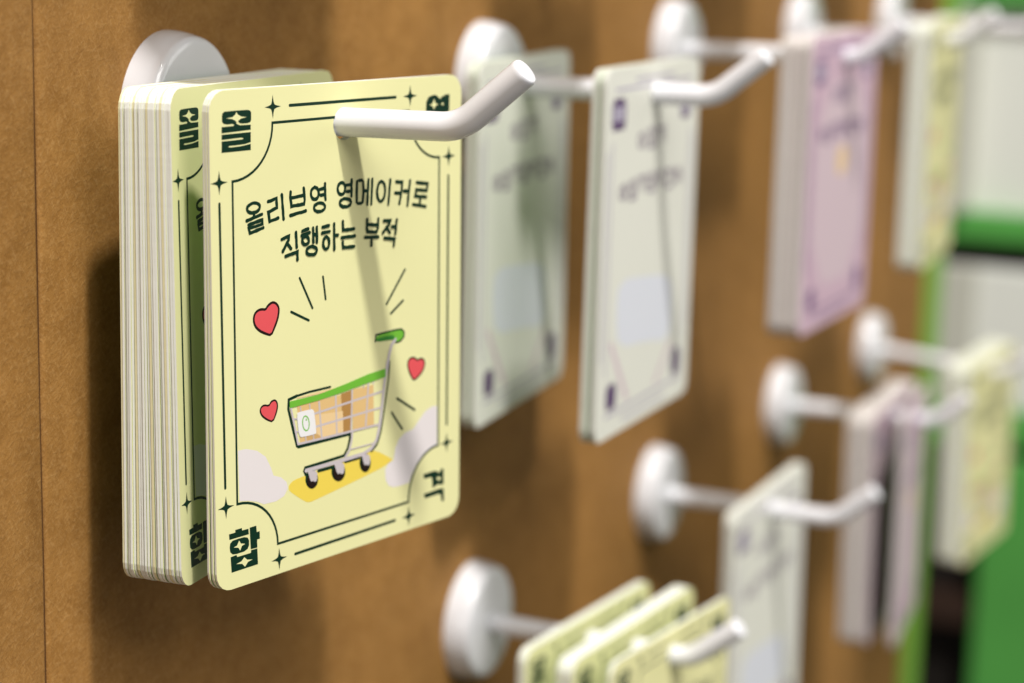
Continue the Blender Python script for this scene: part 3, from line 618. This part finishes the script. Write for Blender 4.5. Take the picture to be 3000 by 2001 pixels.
ORD = ['nearest', 'second', 'third', 'fourth', 'fifth']
make_hook(0, 0, (-4e-05, .00082, -.01848, -.01331), 'white hook at upper left, large and sharp, through the yellow cards')
make_hook(0, 1, (.00536, -.01508, .00195, .00636), 'white hook in upper row carrying the mint white cards')
make_hook(0, 2, (-.00125, .00288, -.00496, -.00774), 'white hook in upper row carrying the lavender pink stack')
make_hook(0, 3, (.00657, .00224, -.00321, .01546), 'blurred white hook in upper row carrying the far yellow stack')
make_hook(0, 4, (0, 0, 0, 0), 'blurred white hook at upper right with an empty rod, farthest in upper row')
make_hook(1, 1, (.00244, -.00491, .01375, .00818), 'white hook at bottom carrying three yellow card bundles, nearest of lower row')
make_hook(1, 2, (-.00375, -.0032, .00453, -.0056), 'white hook in lower row carrying the pale green card')
make_hook(1, 3, (-.0003, .00237, -.00728, .00021), 'white hook in lower row carrying the pinkish stack, third plate from bottom')
make_hook(1, 4, (-.00641, -.01223, .08494, -.02684), 'blurred white hook in lower row carrying a yellow stack, farthest of lower row')

# the row above the picture: its cards throw the soft shadows on the wall and on the rear cards
for c_, y_, k_ in ((0, .30, 'yellow'), (1, .37, 'mint'), (2, .33, 'pink'), (3, .30, 'yellow'), (4, .33, 'mint')):
    make_hook(-1, c_, (0, 0, 0, 0), 'white hook of the row above the picture, %s column from the left' % ('first', 'second', 'third', 'fourth', 'fifth')[c_])

# ------------------------------------------------------------------ cards on the hooks
for c_, y_, k_ in ((0, .30, 'yellow'), (1, .37, 'mint'), (2, .33, 'pink'), (3, .30, 'yellow'), (4, .33, 'mint')):
    stack(-1, c_, k_, (y_, 0.03*(c_-2), 0, 0.01*(c_-1)), 4, .0018, .002, '%s card in the bundle of the row above, %s column' % (k_, ('first', 'second', 'third', 'fourth', 'fifth')[c_]),
          '%s front card of the row above, %s column' % (k_, ('first', 'second', 'third', 'fourth', 'fifth')[c_]), 'cards of the row above the picture', front_prints='none', back_prints='none')

stack(0, 0, 'yellow', (.2675, -.23247, -.01524, -.00298), 3, .00105, .0016,
      'yellow card tucked right behind the sharp front card with the cart', 'sharp yellow front card with shopping cart drawing on the nearest hook',
      'yellow cards at the front of the nearest hook', 0.8)
stack(0, 0, 'yellow', (.14182, .08341, -.02142, .00557), 23, .0104, .0122,
      'yellow card inside the thick stack behind the sharp front card', 'front card of the thick yellow stack, half hidden by the sharp front card',
      'cards in the thick yellow stack', 1.0, kinds=['yellow', 'yellow', 'yellow', 'yellow', 'yellow2', 'yellow'])
stack(0, 1, 'mint', (.08867, .06853, -.00349, -.00456), 6, .0030, .0034,
      'mint white card in the rear bundle close to the wall', 'front mint white card of the rear bundle, shaded on its right',
      'mint cards of the rear bundle', 1.8, kinds=['mint', 'mint2', 'mint2', 'mint', 'mint', 'mint2'])
stack(0, 1, 'mint', (.32639, .00971, .00209, .0016), 6, .0030, .0034,
      'mint white card in the front bundle at the hook end', 'foremost mint white card with purple lettering, behind the upturned rod end',
      'mint cards of the front bundle', 1.8, kinds=['mint', 'mint', 'mint2', 'mint2', 'mint', 'mint'])
stack(0, 2, 'pink', (.4, -.03404, -.0003, -.00654), 18, .0090, .0096,
      'card inside the thick lavender pink stack on the upper row', 'lavender pink front card with violet lettering in upper row',
      'cards in the pink stack of the upper row', 1.6, kinds=['pink', 'pink', 'pink2', 'pink2', 'pink', 'pink', 'pink2', 'pink', 'pink', 'pink'])
stack(0, 3, 'yellow', (.40, .04995, -.00767, -.01292), 15, .0076, .0082,
      'card inside the blurred yellow stack at upper right', 'front card of the blurred yellow stack at upper right',
      'cards in the far yellow stack of the upper row', 1.6)
stack(1, 1, 'yellow', (.24266, -.11084, 8e-05, -.00451), 4, .0018, .002,
      'yellow card in the rearmost of three bundles at the bottom', 'front card of the rearmost of three yellow bundles at the bottom',
      'cards of the rear bundle at the bottom')
stack(1, 1, 'yellow', (.32972, -.11288, .00037, -.02181), 8, .0038, .0042,
      'yellow card in the middle of three bundles at the bottom', 'front card of the middle of three yellow bundles at the bottom',
      'cards of the middle bundle at the bottom')
stack(1, 1, 'yellow', (.4, -.11525, -5e-05, .01542), 2, .0006, .0008,
      'yellow card behind the foremost single card at the bottom', 'foremost yellow card at the bottom, next to the upturned rod end',
      'front pair of cards at the bottom')
stack(1, 2, 'mint', (.28642, -.0448, 5e-05, -.02951), 6, .0029, .0032,
      'pale green card in the bundle on the lower row', 'front pale green card of the lower row, cut by the lower picture edge',
      'pale green cards of the lower row')
stack(1, 3, 'pink', (.33, -.00618, -.01515, -.02258), 18, .0095, .0100,
      'card inside the thick pale stack in the lower row at right', 'shaded front card of the thick pink stack in lower row',
      'cards in the pink stack of the lower row', 1.6, kinds=['pink', 'pink2', 'pink', 'pink', 'pink2'])
stack(1, 3, 'pink', (.385, .10129, -.01051, .03), 3, .0013, .0016,
      'pink card behind the foremost pink card in lower row', 'foremost pink card in lower row beside the green trim',
      'front pink cards of the lower row')
stack(1, 4, 'yellow', (.405, -.10171, -.01695, -.00808), 18, .0100, .0105,
      'card inside the yellow stack at the right edge', 'front card of the blurred yellow stack at the right edge',
      'cards in the yellow stack at the right edge', 1.6)

# ------------------------------------------------------------------ the display behind the end of the wall
trim = obj('green_trim', box_mesh('green_trim', 4.822*U, 5.0*U, -0.004, 0.012, -4.2*U, 2.6*U, M['leaf_trim'], 0.001))
trim['label'] = 'upright green trim strip at the end of the kraft wall'; trim['category'] = 'trim'
def thing_box(name, label, cat, parts):
    o = empty(name, (0, 0, 0), (0, 0, 0), label, cat)
    for pn, b, mat, bev in parts:
        obj(pn, box_mesh(pn, b[0]*U, b[1]*U, b[2]*U, b[3]*U, b[4]*U, b[5]*U, M[mat], bev), o)
    return o
thing_box('sign_board', 'white sign board in a bright green frame at upper right', 'sign', [
    ('board', (7.06, 7.14, -1.6, .44, -1.06, .42), 'sign_white', 0.002),
    ('frame_bottom', (6.96, 7.056, -1.6, .44, -1.07, -.94), 'green_panel', 0.002),
    ('frame_top', (6.96, 7.056, -1.6, .44, -.03, .42), 'green_panel', 0.002),
    ('shaded_side', (6.90, 7.055, .29, .44, -.938, -.032), 'sign_grey', 0.002)])  # grey painted in for the board's left side lying in shade
thing_box('display_cabinet', 'pale grey display cabinet below the green framed sign', 'cabinet', [
    ('front_panel', (7.0, 7.1, -1.6, .55, -1.84, -1.19), 'sign_white', 0.003),
    ('side_return', (6.97, 6.995, .22, .55, -1.84, -1.19), 'sign_grey', 0.002),
    ('gap_shade', (7.02, 7.4, -1.6, .55, -1.188, -1.08), 'recess', 0.002),  # near-black box painted as the shade between sign and cabinet
    ('green_rail', (6.93, 7.05, -1.6, .55, -2.0, -1.845), 'green_panel', 0.003),
    ('recess_shade', (7.15, 7.3, -1.6, .60, -4.2, -2.01), 'recess', 0.002),  # black box standing in for the shade inside the opening
    ('lower_shelf', (7.0, 7.14, -1.6, .50, -2.9, -2.75), 'brown_wood', 0.003),
    ('green_door', (6.95, 7.05, -1.6, .13, -4.2, -2.06), 'green_panel', 0.004)])
backdrop = obj('back_wall', box_mesh('back_wall', 11*U, 11.2*U, -8*U, 6*U, -8*U, 6*U, M['sign_grey']))
backdrop['kind'] = 'structure'
